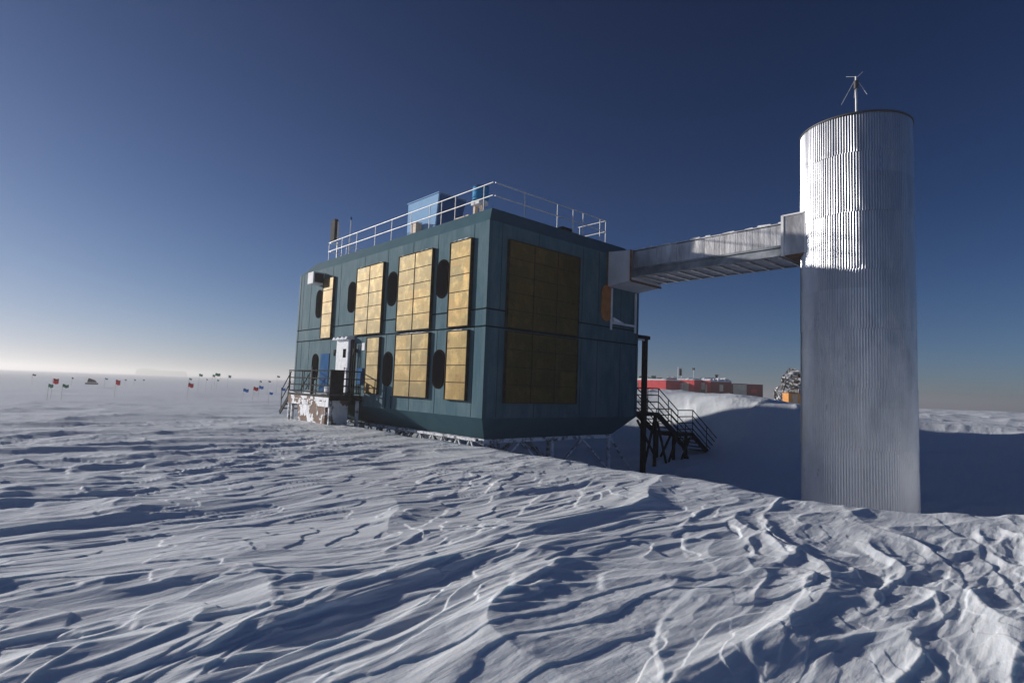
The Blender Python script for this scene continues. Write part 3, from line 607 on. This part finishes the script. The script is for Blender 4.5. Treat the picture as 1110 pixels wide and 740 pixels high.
for t_, sg in ((WA-.02, 1), (WB_-.06, -1)):
    part('channel_beam', M['channel'], lambda b: (b.box((-1.2, t_, 4.60), (-7.2, t_+.08, 4.955)), b.box((-1.2, t_-.06, 4.88), (-7.2, t_-.001, 4.95)), b.box((-1.2, t_-.06, 4.60), (-7.2, t_-.001, 4.64))), br, BO)
part('floor_sheet', M['offwhite'], lambda b: b.box((-1.2, WA+.07, 4.64), (-7.2, WB_-.07, 4.68)), br, BO)
for k in range(11):
    x = -1.55-k*.54
    part('cross_rib', M['sheet'], lambda b: b.box((x, WA+.065, 4.575), (x-.09, WB_-.065, 4.638)), br, BO)
part('tower_box', M['sheet'], lambda b: b.box((-7.2, TA-.02, 4.58), (-8.2, TB-.1, 5.86)), br, BO, .01, label='bright tin box collar at the tower end')
part('collar_edge', M['whitepaint'], lambda b: (b.box((-7.16, TA-.05, 4.56), (-7.24, TA-.021, 5.9)), b.box((-7.2, TA-.05, 5.861), (-7.95, TA+.4, 5.91)), b.box((-7.95, TA-.05, 4.56), (-7.89, TA-.021, 5.9))), br, BO)
part('collar_underside', M['rusty'], lambda b: b.box((-7.25, TA+.05, 4.54), (-8.1, TB-.2, 4.578)), br, BO)

# ------------------------------------------------------------------ tower
TC = Vector((10.668, 17.794, 0)); TR, TZ = 1.535, 8.48
tw = thing('corrugated_tower', 'tall round tower of shiny corrugated steel sheets', 'tower', (TC.x, TC.y, -3.6), False)
TO = (TC.x, TC.y, -3.6)
def ring(zb_, zt_, off, ph, seed):
    r = random.Random(seed); NC = 134; per = 8; n = NC*per; nz = 20
    b = MB(False, TO); vs = []
    rs = np.random.RandomState(seed); k1 = rs.rand(8)*6.28
    for j in range(nz+1):
        z = zb_+(zt_-zb_)*j/nz
        for i in range(n):
            a = 2*math.pi*i/n
            dent = .004*math.sin(3*a+k1[0]+z*.8)+.003*math.sin(7*a+k1[1]-z*1.7)+.002*math.sin(13*a+k1[2]+z*2.6)+.0015*math.sin(29*a+k1[3]+z*1.1)
            lap = .006*max(0, 1-abs(((a*8/(2*math.pi)+k1[4]) % 1)-.5)*40); rr = TR+off+.0125*math.cos(NC*a+ph)+dent+lap-.005*j/nz + (.004*math.sin(a*23+k1[5]) if j < 2 else 0)
            vs.append((TC.x+rr*math.cos(a), TC.y+rr*math.sin(a), z))
    fs = [(j*n+i, j*n+(i+1) % n, (j+1)*n+(i+1) % n, (j+1)*n+i) for j in range(nz) for i in range(n)]
    b.add(vs, fs, True); o = b.build('cladding_ring', M['corr'], tw)
    return o
zs = [8.46, 7.30, 5.52, 3.80, 2.08, .36, -1.38, -3.9]
for k, (a, c) in enumerate(zip(zs, zs[1:])): ring(c-.012, a, .002+.0045*(k % 2), k*1.7, k)
part_w = lambda name, m, fn, parent, o, bev=0: (lambda b: (fn(b), b.build(name, m, parent, bev))[1])(MB(False, o))
def rimf(b):
    n = 96; P4 = [(TR-.02, 8.45), (TR+.035, 8.45), (TR+.035, 8.495), (TR-.02, 8.495)]
    vs = [(TC.x+r*math.cos(2*math.pi*i/n), TC.y+r*math.sin(2*math.pi*i/n), z) for i in range(n) for r, z in P4]
    b.add(vs, [(i*4+k, i*4+(k+1) % 4, ((i+1) % n)*4+(k+1) % 4, ((i+1) % n)*4+k) for i in range(n) for k in range(4)], False)
part_w('rim', M['rim'], rimf, tw, TO)
part_w('roof_disc', M['snowclump'], lambda b: b.tube((TC.x, TC.y, 8.36), (TC.x, TC.y, 8.47), TR-.03, 64), tw, TO)
# vertical lap on the right silhouette with frost lumps
o = (10.73, 17.77, 8.47); an = thing('mast_antenna', 'thin steel mast antenna with splayed rods standing on the round tower', 'antenna', o, False)
px, py = o[0], o[1]
part_w('mast', M['galv'], lambda b: b.tube((px, py, 8.47), (px, py, 10.35), .03, 8), an, o)
part_w('collar', M['rim'], lambda b: b.tube((px, py, 9.95), (px, py, 10.2), .075, 10), an, o)
for dx, dy, dz_, za in ((-.42, .1, -.85, 10.3), (.32, -.05, -.55, 10.3), (.22, .0, .22, 10.3), (-.2, .2, .1, 10.35), (.12, .3, -.5, 10.3)):
    part_w('rod', M['galv'], lambda b: b.tube((px, py, za), (px+dx, py+dy, za+dz_), .008, 6), an, o)

# ------------------------------------------------------------------ red station buildings in the distance
RA = Vector((.866, -.20, 0)).normalized()     # row direction seen nearly side on
def rb(name, label, x0, y0, x1, y1, depth, zlo, zhi, wall, feats=(), snow=.5, cat='building'):
    p0, p1 = Vector((x0, y0, 0)), Vector((x1, y1, 0)); d = (p1-p0); ln = d.length; d.normalize(); nrm = Vector((-d.y, d.x, 0))
    if nrm.y < 0: nrm = -nrm
    o = (x0, y0, zlo); e = thing(name, label, cat, o, False)
    def pt(u, w_, z): q = p0+d*u+nrm*w_; return (q.x, q.y, z)
    def bx(b, u0, u1, w0, w1, za, zb_): b.hexa([pt(u0, w0, za), pt(u1, w0, za), pt(u1, w1, za), pt(u0, w1, za)], [pt(u0, w0, zb_), pt(u1, w0, zb_), pt(u1, w1, zb_), pt(u0, w1, zb_)])
    part_w('wall', wall, lambda b: bx(b, 0, ln, 0, depth, zlo-1.5, zhi), e, o)
    def sn(b):
        n = 18; r = random.Random(int(x0*7))
        hs = [snow*(.3+.7*math.sin(math.pi*(k+.5)/(n+1))**.6)*(1+.35*r.uniform(-1, 1)) for k in range(n+1)]
        for k in range(n):
            u0, u1 = ln*k/n, ln*(k+1)/n
            b.hexa([pt(u0, -.1, zhi+.01), pt(u1, -.1, zhi+.01), pt(u1, depth, zhi+.01), pt(u0, depth, zhi+.01)], [pt(u0, .5, zhi+hs[k]), pt(u1, .5, zhi+hs[k+1]), pt(u1, depth-.5, zhi+hs[k+1]), pt(u0, depth-.5, zhi+hs[k])])
    if snow: part_w('snow_covered_roof', M['snowclump'], sn, e, o)
    for (nm, mm, u0, u1, za, zb_) in feats: part_w(nm, mm, lambda b: bx(b, u0, u1, -.06, 0, za, zb_), e, o)
    return e
rb('red_hut', 'long low red hut with greenish clutter on its roof, farthest left behind the staircase', 28.0, 139.5, 35.0, 130.1, 6, -.4, 2.9, M['redwall'], [('window', M['greenish'], 2.5, 3.6, 1.3, 2.4), ('window', M['cream'], 5.2, 6.2, 1.3, 2.4)], .45)
rb('red_hut', 'dark red boxy hut between the long low hut and the cream windowed one', 36.55, 135.4, 38.35, 134.7, 6, -.4, 3.6, M['shadered'], [('vent', M['black'], .8, 1.5, 2.3, 3.2)], .35)
rb('red_hut', 'bright red hut with a wide cream window band beneath two masts', 38.45, 134.4, 41.46, 130.4, 6, -.4, 3.2, M['redwall'], [('window', M['cream'], .5, 1.7, .6, 2.5), ('window', M['cream'], 2.1, 3.5, .8, 2.6), ('door', M['whitepaint'], 1.75, 2.0, .2, 2.5)], .4)
rb('red_hut', 'bright red hut with cream and green window and rounded snow roof', 42.8, 133.0, 44.98, 130.1, 6, -.4, 3.2, M['redwall'], [('window', M['cream'], .5, 2.2, 1.2, 2.7), ('board', M['greenish'], .6, 2.3, .2, 1.1), ('window', M['cream'], 2.4, 2.8, .5, 2.3)], .6)
rb('red_hall', 'shaded red hall with one small cream window under a snowy roof', 45.05, 130.05, 49.5, 129.4, 9, -.5, 3.0, M['shadered'], [('window', M['cream'], 1.9, 2.7, .9, 2.4)], .8)
rb('red_garage', 'shaded red garage with a broad cream door at the right end of the row', 49.6, 129.3, 55.6, 127.3, 8, -.7, 2.7, M['shadered'], [('garage_door', M['cream'], .2, 3.0, -.5, 2.6), ('vent', M['redwall'], 3.9, 5.1, .8, 1.6), ('corner_trim', M['black'], 6.1, 6.22, -.5, 2.7)], .12)
o = (39.2, 133.6, 3.2); t = thing('gantry_frame', 'white open gantry frame holding a black box above the red huts', 'frame', o, False)
part_w('mast', M['whitepaint'], lambda b: b.tube((38.9, 134.2, 3.3), (38.9, 134.2, 6.2), .09), t, o); part_w('mast', M['whitepaint'], lambda b: b.tube((39.7, 134.1, 3.3), (39.7, 134.1, 6.0), .09), t, o)
part_w('crossbar', M['whitepaint'], lambda b: (b.tube((38.9, 134.2, 6.0), (39.7, 134.1, 6.0), .07), b.tube((38.9, 134.2, 4.4), (39.7, 134.1, 4.4), .05)), t, o)
part_w('speaker_box', M['black'], lambda b: b.box((39.15, 133.9, 4.2), (39.6, 134.2, 5.8)), t, o)
o = (42.3, 133.6, 3.2); t = thing('flag_mast', 'slim pale mast with a small dark red flag over the huts', 'flagpole', o, False)
part_w('pole', M['whitepaint'], lambda b: b.tube((42.3, 133.5, 3.2), (42.3, 133.5, 6.3), .06), t, o); part_w('flag', M['shadered'], lambda b: b.box((42.0, 133.48, 5.6), (42.55, 133.52, 6.15)), t, o)
o = (47.4, 131.9, 3.4); t = thing('roof_stack', 'stubby black stack on the snowy roof of the shaded red hall', 'chimney', o, False)
part_w('pipe', M['black'], lambda b: b.tube((47.4, 133, 3.0), (47.4, 133, 4.5), .28), t, o); part_w('cowl', M['black'], lambda b: b.tube((47.4, 133, 4.5), (47.4, 133, 4.7), .42), t, o)
o = (31, 139.8, 3.3); t = thing('roof_clutter', 'green and brown crates heaped on the long low hut roof', 'crates', o, False)
for k, (dx, mm, h) in enumerate(((0, 'greenish', .5), (1.3, 'tan', .35), (2.7, 'greenish', .7), (4.1, 'orangebox', .3))): part_w('crate', M[mm], lambda b: b.box((31+dx, 139.5-dx*.4, 3.0), (32.1+dx, 140.6-dx*.4, 3.4+h)), t, o)

# ------------------------------------------------------------------ frosted telescope scaffold and its orange box
o = (36.8, 77.5, -.4); t = thing('frosted_scaffold', 'snow crusted scaffold dome half hidden behind the round tower', 'scaffold', o, False)
r = random.Random(3); cx, cy = 38.9, 77.4
jit = {}
def node(i, k):
    i %= NA
    if (i, k) not in jit: jit[i, k] = (r.uniform(-.35, .35), r.uniform(-.3, .3), r.uniform(-.28, .28))
    j_ = jit[i, k]; f = k/NF; a = 2*math.pi*i/NA; rr = 3.3-2.0*f**1.6; return (cx+rr*math.cos(a)+j_[0], cy+rr*math.sin(a)+j_[1], -.6+4.3*f**.85+j_[2])
NA, NF = 9, 4
for i in range(NA):
    part_w('rib', M['scaf'], lambda b: [b.bar(node(i, k), node(i, k+1), r.uniform(.12, .3), .2) for k in range(NF)], t, o)
for k in range(1, NF+1):
    part_w('hoop', M['scaf'], lambda b: [b.bar(node(i, k), node(i+1, k), .12, r.uniform(.1, .25)) for i in range(NA)], t, o)
for i in range(NA):
    part_w('brace', M['scaf'], lambda b: [b.bar(node(i, k), node(i+1, k+1), .11, r.uniform(.1, .3)) for k in range(NF) ], t, o)
part_w('core', M['scafcore'], lambda b: b.tube((cx, cy, -.8), (cx, cy, 3.2), 2.1, 12, .9), t, o)  # solid core added to fill the lattice with a shaded interior
part_w('snow_cap', M['snowclump'], lambda b: (b.tube((cx, cy, 3.5), (cx, cy, 3.8), 1.5, 14, .7), b.tube((cx-1.2, cy-.3, 3.0), (cx-1.1, cy-.3, 3.3), .7, 10, .4)), t, o)
o = (36.4, 75.0, -.5); t = thing('orange_container', 'low orange storage box at the foot of the frosted scaffold', 'container', o, False)
part_w('body', M['orangebox'], lambda b: b.box((35.5, 73.8, -1.2), (39.5, 75.4, .62)), t, o, .03); part_w('lid', M['rusty'], lambda b: b.box((35.45, 73.75, .622), (39.55, 75.45, .7)), t, o)
part_w('door', M['tan'], lambda b: b.box((36.0, 73.76, -.7), (36.7, 73.798, .45)), t, o)

# ------------------------------------------------------------------ far station block in the haze
o = (-893, 1453, 0); t = thing('far_station_block', 'long pale grey station block fading into the haze at the left horizon', 'building', o, False)
k_ = 1.9
part_w('main_block', M['farhill'], lambda b: b.hexa([(-489*k_, 753*k_, -8), (-438*k_, 785*k_, -8), (-432*k_, 776*k_, -8), (-483*k_, 744*k_, -8)], [(-487*k_, 753*k_, 11), (-440*k_, 783*k_, 10), (-436*k_, 777*k_, 10), (-482*k_, 745*k_, 11)]), t, o)
part_w('upper_deck', M['farhill'], lambda b: b.hexa([(-483*k_, 752*k_, 10.9), (-468*k_, 761*k_, 10.9), (-465*k_, 757*k_, 10.9), (-480*k_, 747*k_, 10.9)], [(-481*k_, 751*k_, 13.5), (-470*k_, 759*k_, 13.5), (-467*k_, 756*k_, 13.5), (-479*k_, 747*k_, 13.5)]), t, o)

# ------------------------------------------------------------------ survey flags
def flag(kind, x, y, ztop, label, two_=False, ang=0., sz=.46, group=None):
    zg_ = float(H(np.array([x]), np.array([y]), .5)[0]); ztop = max(ztop, zg_+.5)
    o = (x, y, zg_); e = thing('marker_flag', label, 'flag', o, False, group)
    part_w('pole', M['bamboo'], lambda b: b.tube((x, y, zg_-.3), (x+.03, y, ztop+.02), .011 if y < 60 else .013, 6), e, o)
    c, s = math.cos(ang), math.sin(ang); sz = sz*(.8 if kind in ('flagred', 'flagblue') else .66)
    def fl(b):
        n = 6; vs = []; h = sz*(.8 if kind == 'flagred' else .6)
        for k in range(n+1):
            u = sz*k/n; wv = .05*math.sin(k*1.9+x); dz_ = -.05*k/n+.03*math.sin(k*1.3)
            px_, py_ = x+.03+u*c-wv*s, y+u*s+wv*c
            for th in (-.006, .006):
                vs += [(px_-s*th, py_+c*th, ztop+dz_-h), (px_-s*th, py_+c*th, ztop+dz_)]
        fs = []
        for k in range(n):
            a = k*4; fs += [(a, a+4, a+5, a+1), (a+2, a+3, a+7, a+6), (a, a+2, a+6, a+4), (a+1, a+5, a+7, a+3)]
        fs += [(0, 1, 3, 2), (n*4, n*4+2, n*4+3, n*4+1)]
        b.add(vs, fs, True)
    part_w('cloth', M[kind], fl, e, o)
    return e
R, G, Bl, K = 'flagred', 'flaggreen', 'flagblue', 'flagdark'
g = 'marker flags on canes across the snow plain'
for (k, x, y, z, lab_, sz) in (
    (R, -29.8, 37.7, -.5, 'leftmost red flag, standing above two green ones', .52), (G, -28.75, 36.1, -.84, 'left of two low green flags beneath the leftmost red flag', .5), (G, -28.35, 36.7, -.84, 'right of two low green flags beneath the leftmost red flag', .48),
    (R, -28.2, 41.4, -.5, 'red flag standing alone, second red one from the left', .52), (R, -25.3, 45.5, -.58, 'red flag just before the cluster of green flags', .50),
    (G, -37.9, 70.4, .26, 'tall green flag, leftmost of the tall green cluster', .7), (G, -37.3, 72.4, .26, 'tall green flag close behind the leftmost tall green one', .7), (G, -35.5, 69.5, .42, 'tallest green flag on the right side of the green cluster', .85), (G, -36.6, 75, .25, 'green flag directly right behind the tallest green one', .8),
    (G, -38.9, 70.1, -.3, 'short green flag at the left foot of the green cluster', .5), (G, -37.2, 70.8, -.3, 'short green flag in the middle of the green cluster', .4), (G, -40.6, 80.1, -.4, 'farthest short green flag of the green cluster', .5),
    (Bl, -20.9, 45.4, -.85, 'leftmost blue flag, left of a red one near the deck', .5), (R, -21.1, 47.6, -.72, 'red flag between two blue flags near the deck', .46), (Bl, -22.3, 51.4, -.66, 'blue flag just right of the red one near the deck', .56),
    (Bl, -17.3, 41.6, -.95, 'lowest blue flag, dull and close to the snow', .36), (Bl, -18.4, 46.5, -.7, 'rightmost blue flag, nearest the deck railing', .42),
    (K, -26.2, 64.9, .35, 'tall black flag above the blue ones', .42), (K, -28.9, 69.1, -.25, 'small black flag left of the tall black one', .4), (K, -31.8, 73.4, -.3, 'small black flag above the leftmost blue flag', .45),
    (K, -57.3, 69.4, -.5, 'lone dark flag at the far left of the plain', .5), (K, -54.3, 71.7, -.75, 'dark flag just left of the covered sledge', .4),
    (G, -51.6, 73.7, -.7, 'faint green flag just right of the covered sledge', .45), (G, -55.4, 83.2, -.85, 'faint green flag above the second red flag', .45), (G, -59.9, 92.2, -.9, 'faintest green flag right of the second red flag', .5), (K, -64.2, 101.3, -.95, 'faint dark flag far off between second and third red flags', .5)):
    flag(k, x, y, z, lab_, ang=random.uniform(-.5, .7), sz=sz, group=g)
o = (-52.6, 73, -1.5); t = thing('cargo_sledge', 'dark covered cargo sledge parked far out on the left plain', 'sledge', o, False)
part_w('load', M['flagdark'], lambda b: b.hexa([(-53.1, 72.8, -1.3), (-52.2, 73.3, -1.3), (-52.0, 72.9, -1.3), (-52.9, 72.4, -1.3)], [(-53.0, 72.8, -.75), (-52.4, 73.1, -1.0), (-52.2, 72.8, -1.0), (-52.8, 72.5, -.75)]), t, o, .05)
part_w('runner', M['rim'], lambda b: b.bar((-53.1, 72.4, -1.45), (-52.0, 72.9, -1.45), .08, .2), t, o); part_w('runner', M['rim'], lambda b: b.bar((-53.2, 72.8, -1.45), (-52.1, 73.3, -1.45), .08, .2), t, o)

# ------------------------------------------------------------------ blowing ice haze
HZ = MB(False, (0, 0, 0)); HZ.box((-3500, -3500, -70), (3500, 3500, 14.5))
hm = bpy.data.materials.new('ice_haze'); hm.use_nodes = True; nn = hm.node_tree; nn.nodes.remove(nn.nodes['Principled BSDF'])
pv = nn.nodes.new('ShaderNodeVolumePrincipled'); pv.inputs['Color'].default_value = (.99, .99, .99, 1); pv.inputs['Density'].default_value = .0012; pv.inputs['Anisotropy'].default_value = .4
nn.links.new(pv.outputs[0], nn.nodes['Material Output'].inputs['Volume'])
tag(HZ.build('haze', hm), kind='stuff')
